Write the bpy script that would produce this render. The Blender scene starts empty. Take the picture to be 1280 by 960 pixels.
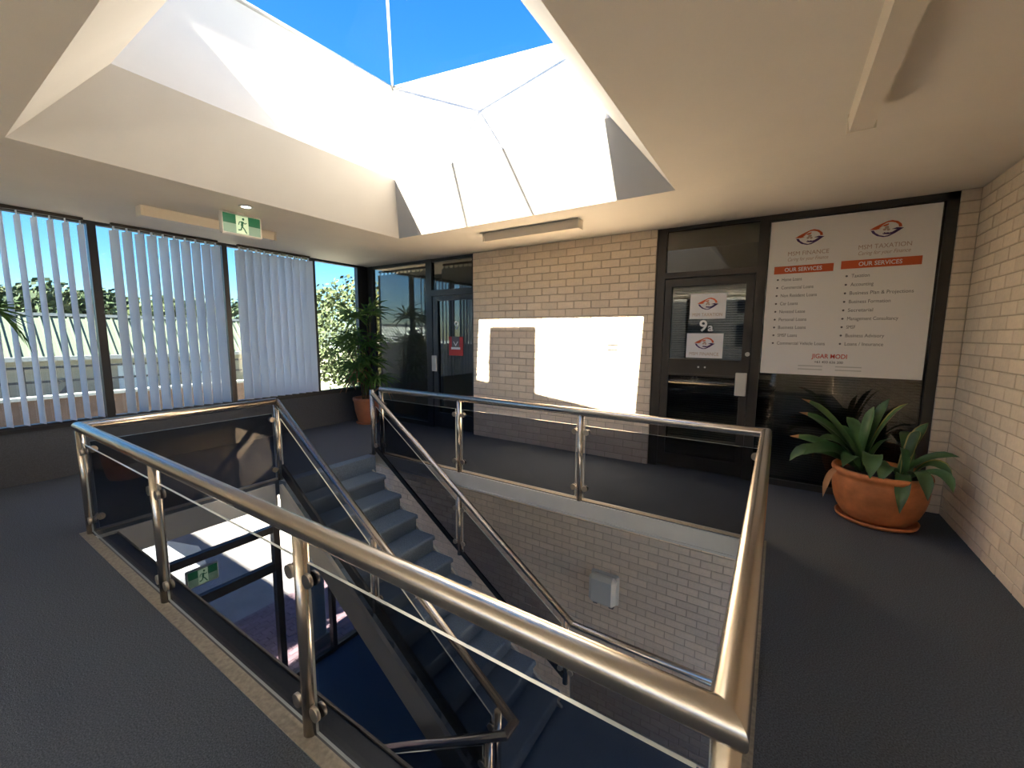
import bpy, math, random
from mathutils import Vector, Matrix
random.seed(7)
S = bpy.context.scene
COL = S.collection

# ------------------------------------------------------------------ camera
cam = bpy.data.cameras.new('camera'); camo = bpy.data.objects.new('camera', cam); COL.objects.link(camo)
cam.sensor_fit = 'HORIZONTAL'; cam.sensor_width = 36.0; cam.lens = 514.2 / 1280 * 36; cam.clip_start = 0.02; cam.clip_end = 400
_y, _p, _r = (math.radians(a) for a in (32.81, -6.79, 0.335))
fw = Vector((-math.sin(_y) * math.cos(_p), math.cos(_y) * math.cos(_p), math.sin(_p)))
rt = Vector((math.cos(_y), math.sin(_y), 0)); up = rt.cross(fw)
r2 = rt * math.cos(_r) + up * math.sin(_r); u2 = -rt * math.sin(_r) + up * math.cos(_r)
camo.matrix_world = Matrix(((r2.x, u2.x, -fw.x, 0), (r2.y, u2.y, -fw.y, 0), (r2.z, u2.z, -fw.z, 1.5), (0, 0, 0, 1)))
S.camera = camo

# ------------------------------------------------------------------ sky, sun, exposure
world = bpy.data.worlds.new('sky'); S.world = world; world.use_nodes = True
wn = world.node_tree; bg = wn.nodes['Background']
sky = wn.nodes.new('ShaderNodeTexSky'); sky.sky_type = 'NISHITA'; sky.sun_disc = False
sky.sun_elevation = math.radians(39); sky.sun_rotation = math.radians(180); sky.air_density = 1.0; sky.dust_density = 0.4; sky.ozone_density = 3.0
hs = wn.nodes.new('ShaderNodeHueSaturation'); hs.inputs['Saturation'].default_value = 1.35
wn.links.new(sky.outputs[0], hs.inputs['Color']); wn.links.new(hs.outputs[0], bg.inputs[0]); bg.inputs[1].default_value = 0.052
SUN_DIR = Vector((-0.045, 1.0, -0.81))
sl = bpy.data.lights.new('sun', 'SUN'); sl.energy = 12.5; sl.angle = math.radians(0.6); sl.color = (1.0, 0.86, 0.66)
so = bpy.data.objects.new('sun', sl); COL.objects.link(so); so.location = (0, -20, 20); so.rotation_euler = SUN_DIR.to_track_quat('-Z', 'Y').to_euler()
S.view_settings.view_transform = 'Standard'; S.view_settings.look = 'None'; S.view_settings.gamma = 1.0; S.view_settings.use_curve_mapping = False
S.view_settings.exposure = 2.95
try:
    S.cycles.max_bounces = 14; S.cycles.diffuse_bounces = 8; S.cycles.glossy_bounces = 5; S.cycles.transparent_max_bounces = 24
    S.cycles.use_denoising = True; S.cycles.sample_clamp_indirect = 6.0; S.cycles.caustics_reflective = False
except Exception: pass

# ------------------------------------------------------------------ materials
def lin(c): return tuple(((v / 255) / 12.92 if v / 255 <= 0.04045 else ((v / 255 + 0.055) / 1.055) ** 2.4) for v in c)
def newmat(name):
    m = bpy.data.materials.new(name); m.use_nodes = True
    return m, m.node_tree, m.node_tree.nodes['Principled BSDF']
def mat(name, col, rough=0.6, metal=0.0, noise=0.0, nscale=8.0, bump=0.0, bscale=60.0, spec=0.5, emit=None, estr=0.0, rand=0.0):
    m, t, b = newmat(name); n = t.nodes; L = t.links
    b.inputs['Base Color'].default_value = (*col, 1); b.inputs['Roughness'].default_value = rough; b.inputs['Metallic'].default_value = metal
    b.inputs['Specular IOR Level'].default_value = spec
    src = None
    if noise or rand or bump: tc = n.new('ShaderNodeTexCoord')
    if noise:
        nz = n.new('ShaderNodeTexNoise'); nz.inputs['Scale'].default_value = nscale; nz.inputs['Detail'].default_value = 4
        L.new(tc.outputs['Object'], nz.inputs['Vector'])
        mr = n.new('ShaderNodeMapRange'); mr.inputs[1].default_value = 0.3; mr.inputs[2].default_value = 0.7; mr.inputs[3].default_value = 1 - noise; mr.inputs[4].default_value = 1 + noise
        L.new(nz.outputs['Fac'], mr.inputs[0]); src = mr.outputs[0]
    if rand:
        oi = n.new('ShaderNodeObjectInfo'); ge = n.new('ShaderNodeNewGeometry')
        ad = n.new('ShaderNodeMath'); ad.operation = 'ADD'; L.new(oi.outputs['Random'], ad.inputs[0]); L.new(ge.outputs['Random Per Island'], ad.inputs[1])
        fr = n.new('ShaderNodeMath'); fr.operation = 'FRACT'; L.new(ad.outputs[0], fr.inputs[0])
        m2 = n.new('ShaderNodeMapRange'); m2.inputs[3].default_value = 1 - rand; m2.inputs[4].default_value = 1 + rand; L.new(fr.outputs[0], m2.inputs[0])
        if src is None: src = m2.outputs[0]
        else:
            mu = n.new('ShaderNodeMath'); mu.operation = 'MULTIPLY'; L.new(src, mu.inputs[0]); L.new(m2.outputs[0], mu.inputs[1]); src = mu.outputs[0]
    if src is not None:
        vm = n.new('ShaderNodeVectorMath'); vm.operation = 'SCALE'; vm.inputs[0].default_value = col; L.new(src, vm.inputs['Scale']); L.new(vm.outputs[0], b.inputs['Base Color'])
    if bump:
        bz = n.new('ShaderNodeTexNoise'); bz.inputs['Scale'].default_value = bscale; bz.inputs['Detail'].default_value = 3; L.new(tc.outputs['Object'], bz.inputs['Vector'])
        bp = n.new('ShaderNodeBump'); bp.inputs['Strength'].default_value = bump; bp.inputs['Distance'].default_value = 0.01; L.new(bz.outputs['Fac'], bp.inputs['Height']); L.new(bp.outputs[0], b.inputs['Normal'])
    if emit: b.inputs['Emission Color'].default_value = (*emit, 1); b.inputs['Emission Strength'].default_value = estr
    return m
def glass(name, tint, ior=1.45, refl=1.0, rough=0.0):
    m = bpy.data.materials.new(name); m.use_nodes = True; t = m.node_tree; n = t.nodes; L = t.links
    n.remove(n['Principled BSDF']); out = n['Material Output']
    tr = n.new('ShaderNodeBsdfTransparent'); tr.inputs[0].default_value = (*tint, 1)
    gl = n.new('ShaderNodeBsdfGlossy'); gl.inputs['Roughness'].default_value = rough
    def mth(op, a, b_=None):
        q = n.new('ShaderNodeMath'); q.operation = op
        for k, x in enumerate((a, b_)):
            if x is None: continue
            if isinstance(x, (int, float)): q.inputs[k].default_value = x
            else: L.new(x, q.inputs[k])
        return q.outputs[0]
    ge = n.new('ShaderNodeNewGeometry'); dt = n.new('ShaderNodeVectorMath'); dt.operation = 'DOT_PRODUCT'
    L.new(ge.outputs['Normal'], dt.inputs[0]); L.new(ge.outputs['Incoming'], dt.inputs[1])
    f0 = ((ior - 1) / (ior + 1)) ** 2                          # Schlick, the same from both sides of the sheet
    mu = n.new('ShaderNodeMath'); mu.operation = 'MULTIPLY'; mu.inputs[1].default_value = refl
    L.new(mth('ADD', mth('MULTIPLY', mth('POWER', mth('SUBTRACT', 1.0, mth('ABSOLUTE', dt.outputs['Value'])), 5.0), 1 - f0), f0), mu.inputs[0])
    mx = n.new('ShaderNodeMixShader'); L.new(mu.outputs[0], mx.inputs[0]); L.new(tr.outputs[0], mx.inputs[1]); L.new(gl.outputs[0], mx.inputs[2]); L.new(mx.outputs[0], out.inputs[0])
    return m
def fabric(name, col, trans):
    m = bpy.data.materials.new(name); m.use_nodes = True; t = m.node_tree; n = t.nodes; L = t.links
    n.remove(n['Principled BSDF']); out = n['Material Output']
    d = n.new('ShaderNodeBsdfDiffuse'); d.inputs[0].default_value = (*col, 1); tl = n.new('ShaderNodeBsdfTranslucent'); tl.inputs[0].default_value = (*col, 1)
    mx = n.new('ShaderNodeMixShader'); mx.inputs[0].default_value = trans; L.new(d.outputs[0], mx.inputs[1]); L.new(tl.outputs[0], mx.inputs[2]); L.new(mx.outputs[0], out.inputs[0])
    return m
M = {}
M['plaster'] = mat('plaster', (0.74, 0.69, 0.62), 0.85, noise=0.02, nscale=3, bump=0.05, bscale=120)
M['shaft'] = mat('shaft_paint', (0.64, 0.63, 0.61), 0.75, noise=0.03, nscale=2)
M['brick'] = mat('cream_brick', (0.77, 0.65, 0.52), 0.85, noise=0.06, nscale=30, bump=0.25, bscale=90, rand=0.07)
M['mortar'] = mat('mortar', (0.52, 0.42, 0.32), 0.95, noise=0.08, nscale=40)
M['carpet'] = mat('carpet', (0.088, 0.102, 0.128), 0.97, noise=0.45, nscale=170, bump=0.5, bscale=260, spec=0.1)
M['carpet_stair'] = mat('stair_carpet', (0.13, 0.175, 0.24), 0.97, noise=0.35, nscale=170, bump=0.4, bscale=260, spec=0.1)
M['carpet_low'] = mat('lower_carpet', (0.055, 0.10, 0.18), 0.97, noise=0.3, nscale=120, spec=0.1)
M['wall_dark'] = mat('dark_upstand', (0.070, 0.077, 0.095), 0.9, noise=0.2, nscale=120, bump=0.3, bscale=200)
M['nosing'] = mat('concrete_nosing', (0.24, 0.215, 0.18), 0.85, noise=0.2, nscale=60)
M['fascia'] = mat('fascia_paint', (0.50, 0.51, 0.50), 0.6, noise=0.03)
M['stringer'] = mat('stringer_paint', (0.42, 0.41, 0.38), 0.55)
M['black'] = mat('black_steel', (0.012, 0.013, 0.016), 0.45)
M['frame'] = mat('window_frame', (0.022, 0.024, 0.030), 0.4)
M['frame_brown'] = mat('brown_frame', (0.030, 0.024, 0.019), 0.45)
M['steel'] = mat('brushed_steel', (0.56, 0.50, 0.44), 0.27, metal=1.0)
M['steel_dk'] = mat('clamp_steel', (0.50, 0.45, 0.39), 0.3, metal=1.0)
M['alu'] = mat('aluminium', (0.62, 0.63, 0.63), 0.4, metal=0.6)
M['glass_rail'] = glass('grey_glass', (0.58, 0.60, 0.64), 1.45, 0.3)
M['glass_edge'] = mat('glass_edge', (0.55, 0.60, 0.58), 0.2)
M['glass_win'] = glass('tinted_window_glass', (0.72, 0.82, 0.88), 1.45, 0.8)
M['glass_low'] = glass('lower_tinted_glass', (0.82, 0.87, 0.92), 1.45, 0.5)
M['glass_sky'] = glass('skylight_glass', (0.93, 0.96, 0.98), 1.3, 0.06)
M['glass_dark'] = glass('dark_office_glass', (0.50, 0.52, 0.51), 1.5, 2.2)
M['blind'] = fabric('blind_fabric', (0.78, 0.82, 0.88), 0.5)
M['venetian'] = mat('venetian_slat', (0.20, 0.20, 0.20), 0.5)
M['office_blind'] = fabric('office_blind', (0.6, 0.62, 0.61), 0.4)
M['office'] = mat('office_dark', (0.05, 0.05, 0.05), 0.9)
M['white'] = mat('white_plastic', (0.72, 0.70, 0.66), 0.45)
M['batten'] = mat('batten_paint', (0.74, 0.68, 0.58), 0.4)
M['diffuser'] = mat('acrylic_diffuser', (0.72, 0.65, 0.55), 0.3)
M['sign'] = mat('sign_board', (0.86, 0.84, 0.83), 0.5)
M['paper'] = mat('sticker_white', (0.80, 0.80, 0.84), 0.45)
M['orange'] = mat('print_orange', (0.62, 0.10, 0.02), 0.5)
M['purple'] = mat('print_purple', (0.06, 0.02, 0.13), 0.5)
M['pinkgrey'] = mat('print_beige', (0.50, 0.36, 0.30), 0.5)
M['ink'] = mat('print_grey', (0.12, 0.11, 0.12), 0.5)
M['red'] = mat('print_red', (0.60, 0.05, 0.035), 0.5)
M['redbag'] = mat('red_hanger', (0.45, 0.03, 0.03), 0.5)
M['lightgrey'] = mat('light_grey', (0.55, 0.55, 0.53), 0.5)
M['handle'] = mat('handle_plate', (0.58, 0.56, 0.52), 0.35, metal=0.3)
M['green'] = mat('exit_green', (0.008, 0.085, 0.04), 0.4, emit=(0.01, 0.16, 0.06), estr=0.06)
M['exit_pale'] = mat('exit_pale', (0.55, 0.68, 0.50), 0.4, emit=(0.6, 0.8, 0.5), estr=0.06)
M['exit_glare'] = mat('exit_glare', (0.24, 0.36, 0.27), 0.4, emit=(0.2, 0.34, 0.24), estr=0.04)
M['lamp'] = mat('downlight_lens', (0.9, 0.9, 0.85), 0.4, emit=(1, 0.95, 0.85), estr=4.0)
M['terracotta'] = mat('terracotta', (0.52, 0.175, 0.060), 0.6, noise=0.25, nscale=9, bump=0.1, bscale=40)
M['terracotta2'] = mat('terracotta_plain', (0.40, 0.15, 0.075), 0.65, noise=0.12, nscale=9)
M['soil'] = mat('soil', (0.03, 0.02, 0.015), 0.95, noise=0.4, nscale=40, bump=0.6, bscale=50)
M['leaf'] = mat('leaf_green', (0.055, 0.125, 0.040), 0.4, noise=0.3, nscale=9, rand=0.3)
M['leaf_edge'] = mat('leaf_yellow', (0.30, 0.26, 0.07), 0.5)
M['leaf_brown'] = mat('leaf_brown', (0.42, 0.20, 0.09), 0.7)
M['fan'] = fabric('fan_leaf', (0.10, 0.19, 0.055), 0.35)
M['fan_dry'] = mat('fan_dry', (0.30, 0.14, 0.07), 0.7)
M['cane'] = mat('cane', (0.12, 0.08, 0.04), 0.8, noise=0.3, nscale=30)
M['roof_metal'] = mat('roof_metal', (0.125, 0.138, 0.095), 0.5)
M['render'] = mat('cream_render', (0.33, 0.31, 0.26), 0.85, noise=0.05, nscale=2)
M['parapet'] = mat('parapet_brick', (0.20, 0.125, 0.09), 0.9, noise=0.15, nscale=3)
M['cap'] = mat('white_cap', (0.75, 0.73, 0.68), 0.7)
M['paver'] = mat('paver', (0.30, 0.19, 0.20), 0.9, rand=0.15, noise=0.1, nscale=20)
M['ground'] = mat('plaza', (0.42, 0.37, 0.32), 0.95, noise=0.15, nscale=1.5)
M['tree'] = mat('tree_leaf', (0.034, 0.050, 0.017), 0.8, rand=0.45)
M['tree2'] = mat('tree_leaf_pale', (0.070, 0.082, 0.026), 0.8, rand=0.3)
M['bark'] = mat('bark', (0.10, 0.07, 0.05), 0.9)
M['cap_out'] = mat('painted_capping', (0.36, 0.35, 0.33), 0.7)
M['canvas'] = fabric('white_canvas', (0.82, 0.82, 0.80), 0.3)
M['pier'] = mat('pale_pier', (0.55, 0.62, 0.68), 0.8)
M['roofing'] = mat('roofing', (0.35, 0.36, 0.37), 0.7)

# ------------------------------------------------------------------ mesh helpers
class MB:
    def __init__(s): s.v = []; s.f = []; s.m = []; s.sm = []
    def face(s, idx, mi=0, sm=False): s.f.append(tuple(idx)); s.m.append(mi); s.sm.append(sm)
    def poly(s, pts, mi=0):
        b = len(s.v); s.v += [tuple(p) for p in pts]; s.face(range(b, b + len(pts)), mi); return s
    def box(s, x0, x1, y0, y1, z0, z1, mi=0):
        b = len(s.v); s.v += [(x, y, z) for x in (x0, x1) for y in (y0, y1) for z in (z0, z1)]
        for q in ((0, 1, 3, 2), (4, 6, 7, 5), (0, 4, 5, 1), (2, 3, 7, 6), (0, 2, 6, 4), (1, 5, 7, 3)): s.face([b + i for i in q], mi)
        return s
    def cbox(s, x0, x1, y0, y1, z0, z1, c=0.004, mi=0):      # chamfered on all edges
        cx, cy, cz = (x0 + x1) / 2, (y0 + y1) / 2, (z0 + z1) / 2; hx, hy, hz = (x1 - x0) / 2, (y1 - y0) / 2, (z1 - z0) / 2
        b = len(s.v); ix = {}
        for a in (-1, 1):
            for e in (-1, 1):
                for g in (-1, 1):
                    for k, d in enumerate(((0, c, c), (c, 0, c), (c, c, 0))):
                        ix[(a, e, g, k)] = len(s.v); s.v.append((cx + a * (hx - d[0]), cy + e * (hy - d[1]), cz + g * (hz - d[2])))
        def q(l, fl): s.face(l if not fl else l[::-1], mi)
        for a in (-1, 1):
            q([ix[(a, -1, -1, 0)], ix[(a, 1, -1, 0)], ix[(a, 1, 1, 0)], ix[(a, -1, 1, 0)]], a < 0)
            q([ix[(-1, a, -1, 1)], ix[(-1, a, 1, 1)], ix[(1, a, 1, 1)], ix[(1, a, -1, 1)]], a < 0)
            q([ix[(-1, -1, a, 2)], ix[(1, -1, a, 2)], ix[(1, 1, a, 2)], ix[(-1, 1, a, 2)]], a < 0)
            for e in (-1, 1):
                q([ix[(a, e, -1, 0)], ix[(a, e, -1, 1)], ix[(a, e, 1, 1)], ix[(a, e, 1, 0)]], a * e < 0)
                q([ix[(a, -1, e, 0)], ix[(a, 1, e, 0)], ix[(a, 1, e, 2)], ix[(a, -1, e, 2)]], a * e < 0)
                q([ix[(-1, a, e, 1)], ix[(-1, a, e, 2)], ix[(1, a, e, 2)], ix[(1, a, e, 1)]], a * e < 0)
                for g in (-1, 1): q([ix[(a, e, g, 0)], ix[(a, e, g, 1)], ix[(a, e, g, 2)]], a * e * g < 0)
        return s
    def prism(s, pts, axis, a0, a1, mi=0):                    # pts in the two other axes, extruded along axis
        n = len(pts); b = len(s.v)
        for a in (a0, a1):
            for p, q in pts: s.v.append({'x': (a, p, q), 'y': (p, a, q), 'z': (p, q, a)}[axis])
        s.face(range(b, b + n), mi); s.face(range(b + 2 * n - 1, b + n - 1, -1), mi)
        for i in range(n): s.face((b + i, b + (i + 1) % n, b + n + (i + 1) % n, b + n + i), mi)
        return s
    def sweep(s, path, r, n=20, mi=0, closed=False, r1=None):
        P = [Vector(p) for p in path]; K = len(P)
        segs = [(i, (i + 1) % K) for i in range(K if closed else K - 1)]
        D = [(P[b] - P[a]).normalized() for a, b in segs]
        def plane(k):
            if closed: a, b = D[(k - 1) % len(D)], D[k % len(D)]
            else:
                if k == 0: return D[0]
                if k == K - 1: return D[-1]
                a, b = D[k - 1], D[k]
            return (a + b).normalized()
        d = D[0]; u = d.orthogonal().normalized(); v = d.cross(u)
        ring = [P[0] + (u * math.cos(2 * math.pi * i / n) + v * math.sin(2 * math.pi * i / n)) * r for i in range(n)]
        def slide(ring, d, c, nn): return [q + d * ((c - q).dot(nn) / d.dot(nn)) for q in ring]
        ring = slide(ring, D[0], P[0], plane(0)); first = True
        for si, (a, b) in enumerate(segs):
            end = slide(ring, D[si], P[b], plane(b))
            if r1 is not None:
                f = r1 / r; end = [P[b] + (q - P[b]) * f for q in end]
            o = len(s.v); s.v += [tuple(q) for q in ring] + [tuple(q) for q in end]
            for i in range(n): s.face((o + i, o + (i + 1) % n, o + n + (i + 1) % n, o + n + i), mi, True)
            if not closed and si == 0: s.face([o + i for i in range(n)][::-1], mi)
            if not closed and si == len(segs) - 1: s.face([o + n + i for i in range(n)], mi)
            ring = end
        return s
    def lathe(s, prof, c, n=36, mi=0):
        b = len(s.v)
        for r, z in prof:
            for i in range(n): a = 2 * math.pi * i / n; s.v.append((c[0] + r * math.cos(a), c[1] + r * math.sin(a), c[2] + z))
        for k in range(len(prof) - 1):
            for i in range(n): j = (i + 1) % n; s.face((b + k * n + i, b + k * n + j, b + (k + 1) * n + j, b + (k + 1) * n + i), mi, True)
        return s
    def mesh(s, name, mats):
        me = bpy.data.meshes.new(name); me.from_pydata(s.v, [], s.f)
        for m in (mats if isinstance(mats, (list, tuple)) else [mats]): me.materials.append(m)
        me.polygons.foreach_set('material_index', s.m); me.polygons.foreach_set('use_smooth', s.sm); me.update()
        return me
    def build(s, name, mats, parent=None, flip=False):
        o = bpy.data.objects.new(name, s.mesh(name, mats)); COL.objects.link(o)
        if parent is not None: attach(o, parent)
        return o
ORG = {}
def attach(o, parent):
    o.parent = parent; L = wloc(parent); o.matrix_parent_inverse = Matrix.Translation(-L) if L.length else Matrix()
def wloc(o):
    if o.name in ORG: return ORG[o.name]
    return Vector((0, 0, 0))
def tag(o, label=None, cat=None, group=None, kind=None):
    if label: o['label'] = label
    if cat: o['category'] = cat
    if group: o['group'] = group
    if kind: o['kind'] = kind
    return o
def thing(name, loc, label, cat, group=None):
    o = bpy.data.objects.new(name, None); COL.objects.link(o); o.location = loc; o.empty_display_size = 0.1
    ORG[o.name] = Vector(loc); return tag(o, label, cat, group)
def struct(name, mb, m, parent=None):
    o = mb.build(name, m, parent)
    if parent is None: o['kind'] = 'structure'
    return o
def stuff(o): o['kind'] = 'stuff'; return o
def place(name, me, parent, loc, rot=(0, 0, 0), scale=None):          # child with its own transform, world coordinates (parents are unrotated)
    o = bpy.data.objects.new(name, me); COL.objects.link(o); o.parent = parent; o.location = Vector(loc) - wloc(parent); o.rotation_euler = rot
    if scale: o.scale = scale
    return o
FONT_CACHE = {}
def text(s, x, z, h, y, m, parent, width=None, name='lettering', align='LEFT', bold=0.0, shear=0.0, face='-y', maxw=None):
    key = (s, bold, shear)
    if key not in FONT_CACHE:
        cu = bpy.data.curves.new('t', 'FONT'); cu.body = s; cu.size = 1.0; cu.offset = bold; cu.shear = shear; cu.resolution_u = 3
        o = bpy.data.objects.new('t', cu); COL.objects.link(o); bpy.context.view_layer.update()
        me = bpy.data.meshes.new_from_object(o.evaluated_get(bpy.context.evaluated_depsgraph_get()))
        FONT_CACHE[key] = ([tuple(v.co) for v in me.vertices], [tuple(p.vertices) for p in me.polygons])
        bpy.data.objects.remove(o); bpy.data.curves.remove(cu); bpy.data.meshes.remove(me)
    vs, fs = FONT_CACHE[key]
    x0 = min(v[0] for v in vs); x1 = max(v[0] for v in vs); sc = h / 0.70
    sx = width / (x1 - x0) if width else sc
    if maxw and (x1 - x0) * sx > maxw: sx = maxw / (x1 - x0)
    off = -x0 * sx if align == 'LEFT' else (-(x0 + x1) / 2 * sx)
    b = MB()
    if face == '-y': b.v = [(x + off + v[0] * sx, y, z + v[1] * sc) for v in vs]
    elif face == '+x': b.v = [(y, x + off + v[0] * sx, z + v[1] * sc) for v in vs]
    b.f = list(fs); b.m = [0] * len(fs); b.sm = [False] * len(fs)
    return b.build(name, m, parent)

# ------------------------------------------------------------------ dimensions (metres; floor of the gallery is z = 0)
XW, XR, YB, YN, ZC = -6.18, 1.2546, 4.8175, -3.6, 2.668        # window wall, brick wall, back wall, wall behind the viewer, ceiling
YG = 4.865                                                      # shopfront plane
WX0, WX1, WY0, WY1 = -4.25, -0.03, 0.76, 3.378                  # stair opening
ZL = -4.0                                                       # lower floor
RH = 0.82                                                       # top rail

# ------------------------------------------------------------------ structure: floors
def ring_slab(b, x0, x1, y0, y1, hx0, hx1, hy0, hy1, z0, z1):
    b.box(x0, hx0, y0, y1, z0, z1); b.box(hx1, x1, y0, y1, z0, z1); b.box(hx0, hx1, y0, hy0, z0, z1); b.box(hx0, hx1, hy1, y1, z0, z1)
b = MB(); ring_slab(b, XW - 0.05, XR + 0.1, YN - 0.1, 6.3, WX0, WX1, WY0, WY1, -0.16, 0.0); floor = struct('floor', b, M['carpet'])
b = MB(); b.box(WX0 - .055, WX1 + .055, WY0 - .055, WY0 - .0, .0, .006); b.box(WX0 - .055, WX1 + .055, WY1, WY1 + .055, 0, .006); b.box(WX1, WX1 + .055, WY0, WY1, 0, .006); b.box(WX0 - .055, WX0, WY0, 2.165, 0, .006)
struct('trim_1', b, M['nosing'])
b = MB(); b.box(WX0, WX1, WY1 - .018, WY1 + .0, -.15, -.004); b.box(WX0, WX1, WY1 - .026, WY1 - .018, -.158, -.140); struct('trim_2', b, M['fascia'])
b = MB(); b.box(WX0, WX0 + .018, WY0, 2.10, -.25, -.03); b.box(WX1 - .018, WX1, WY0, WY1 - .02, -.25, -.004); struct('trim_3', b, M['fascia'])
b = MB(); b.box(WX0 + .02, WX1 - .02, WY0, WY0 + .135, -.075, -.05); struct('trim_4', b, M['frame'])
b = MB(); b.box(WX0 + .02, WX1 - .02, WY0 + .135, WY0 + .145, -.085, -.04); struct('trim_6', b, M['nosing'])
b = MB(); b.box(XW - .1, 3.2, YN, YB + .1, ZL - .1, ZL); struct('floor_lower', b, M['carpet_low'])

# ------------------------------------------------------------------ structure: ceiling and skylight shaft
SX0, SX1, SY0, SY1, INS, ZM = -4.011, -0.785, 0.555, 3.640, 0.4136, 3.156
MX0, MX1, MY0, MY1 = SX0 + INS, SX1 - INS, SY0 + INS, SY1 - INS
def rim(x, y): return 4.068 + 0.048 * (y - MY1) - 0.127 * (x - MX0)
b = MB(); ring_slab(b, XW - .1, XR + .12, YN - .1, 6.3, SX0, SX1, SY0, SY1, ZC, ZC + .05); ceiling = struct('ceiling', b, M['plaster'])
T = 0.02
b = MB()
lo = [(SX0, SY0, ZC), (SX1, SY0, ZC), (SX1, SY1, ZC), (SX0, SY1, ZC)]; mi_ = [(MX0, MY0, ZM), (MX1, MY0, ZM), (MX1, MY1, ZM), (MX0, MY1, ZM)]
for k in range(4): b.poly([lo[k], lo[(k + 1) % 4], mi_[(k + 1) % 4], mi_[k]])
struct('shaft_splay', b, M['shaft'], ceiling)
top = [(x, y, rim(x, y)) for x, y, _ in mi_]
b = MB()
for k in range(4): b.poly([mi_[k], mi_[(k + 1) % 4], top[(k + 1) % 4], top[k]])
struct('shaft_upstand', b, M['shaft'], ceiling)
# pyramid glazing
apex = ((MX0 + MX1) / 2, (MY0 + MY1) / 2, 4.45)
b = MB()
for k in range(4): b.sweep([top[k], top[(k + 1) % 4]], .018, 8)
window_sky = struct('window_9', b, M['alu'])
for k in range(4):
    b = MB(); b.poly([top[k], top[(k + 1) % 4], apex]); b.build('pane', M['glass_sky'], window_sky)
for k in range(4):
    b = MB(); b.sweep([top[k], apex], .012, 8); b.build('hip_bar', M['alu'], window_sky)
# roof deck above the ceiling and a rooftop cooler standing on it by the skylight
b = MB(); X0, X1, Y0, Y1 = XW - .3, XR + .3, YN - .3, 6.4
def rp(x, y): return (x, y, rim(x, y) - .03)
for a in ((X0, MX0, Y0, Y1), (MX1, X1, Y0, Y1), (MX0, MX1, Y0, MY0), (MX0, MX1, MY1, Y1)):
    b.poly([rp(a[0], a[2]), rp(a[1], a[2]), rp(a[1], a[3]), rp(a[0], a[3])])
struct('roof', b, M['roofing'])
ac = thing('rooftop_cooler', (-2.93, .5, 3.8), 'grey rooftop cooler box standing beside the skylight', 'cooler')
b = MB(); b.cbox(-3.32, -2.54, .22, .78, 3.82, 4.92, .02); b.build('casing', M['roofing'], ac)
b = MB()
for k in range(7): b.box(-3.24, -2.62, .20, .222, 4.0 + k * .12, 4.06 + k * .12)
stuff(b.build('louvre', M['frame'], ac))

# ------------------------------------------------------------------ brick walls
BU, BH, J = 0.229, 0.0929, 0.0095
def brick_mesh(w, dep=0.03, c=0.003):
    b = MB(); h = BH - J; x0, x1, z0, z1 = -w / 2, w / 2, -h / 2, h / 2
    o = [(x0, 0, z0), (x1, 0, z0), (x1, 0, z1), (x0, 0, z1)]
    m_ = [(x0, -dep + c, z0), (x1, -dep + c, z0), (x1, -dep + c, z1), (x0, -dep + c, z1)]
    f = [(x0 + c, -dep, z0 + c), (x1 - c, -dep, z0 + c), (x1 - c, -dep, z1 - c), (x0 + c, -dep, z1 - c)]
    b.v = o + m_ + f; b.face((8, 9, 10, 11))
    for k in range(4):
        j = (k + 1) % 4; b.face((k, j, 4 + j, 4 + k)); b.face((4 + k, 4 + j, 8 + j, 8 + k))
    return b
BM = {}
def brick_me(w):
    k = round(w, 3)
    if k not in BM: BM[k] = brick_mesh(k).mesh('brick', M['brick'])
    return BM[k]
def lay_bricks(wall, org, rotz, U, z0, z1, focus, limit=300, phase=0.0, head=False):
    """org: world xy of u=0 on the brick face; bricks stand J deep in front of the mortar"""
    cs, sn = math.cos(rotz), math.sin(rotz); items = []
    k = 0; z = z1
    while z > z0 + 0.02:
        zc = z - BH / 2
        if head: items.append((U / 2, U - .004, zc))
        else:
            u = -BU * (0.5 if k % 2 else 0.0) - phase
            while u < U - 0.02:
                a, e = max(u, 0.0), min(u + BU, U)
                if e - a > 0.035: items.append(((a + e) / 2, e - a - (J if e < U and a > 0 else J * .5), zc))
                u += BU
        z -= BH; k += 1
    def wp(u, zc): return Vector((org[0] + u * cs, org[1] + u * sn, zc))
    items.sort(key=lambda i: (wp(i[0], i[2]) - Vector(focus)).length)
    ny = (-sn * 0.03 * -1, 0)
    rest = MB()
    for n, (u, w, zc) in enumerate(items):
        d = random.uniform(-.0015, .0015); p = wp(u, zc) + Vector((-sn, cs, 0)) * (0.03 + d)
        if n < limit: place('brick', brick_me(w), wall, p, (0, 0, rotz))
        else:
            t = brick_mesh(w); o = len(rest.v)
            for v in t.v: rest.v.append((p.x + v[0] * cs - v[1] * sn, p.y + v[0] * sn + v[1] * cs, p.z + v[2]))
            for f in t.f: rest.face([o + i for i in f])
    if rest.f: stuff(rest.build('brick', M['brick'], wall))
b = MB(); b.box(-3.793, -1.2087, YB + .007, YB + .14, 0, ZC); wall_back = struct('wall_back', b, M['mortar'])
lay_bricks(wall_back, (-3.793, YB), 0, 2.5843, 0, ZC, (-2.2, YB, 1.3))
b = MB(); b.box(1.144, XR + .02, YB + .007, YB + .14, 0, ZC); wall_pier = struct('wall_back_pier', b, M['mortar'])
lay_bricks(wall_pier, (1.142, YB), 0, XR - 1.142, 0, ZC, (1.2, YB, 1.3), head=True)
b = MB(); b.box(XR + .007, XR + .14, YN, YB + .02, 0, ZC); wall_right = struct('wall_right', b, M['mortar'])
lay_bricks(wall_right, (XR, YB), -math.pi / 2, YB - YN, 0, ZC, (XR, 4.4, 1.3), limit=260, phase=.06)
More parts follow.
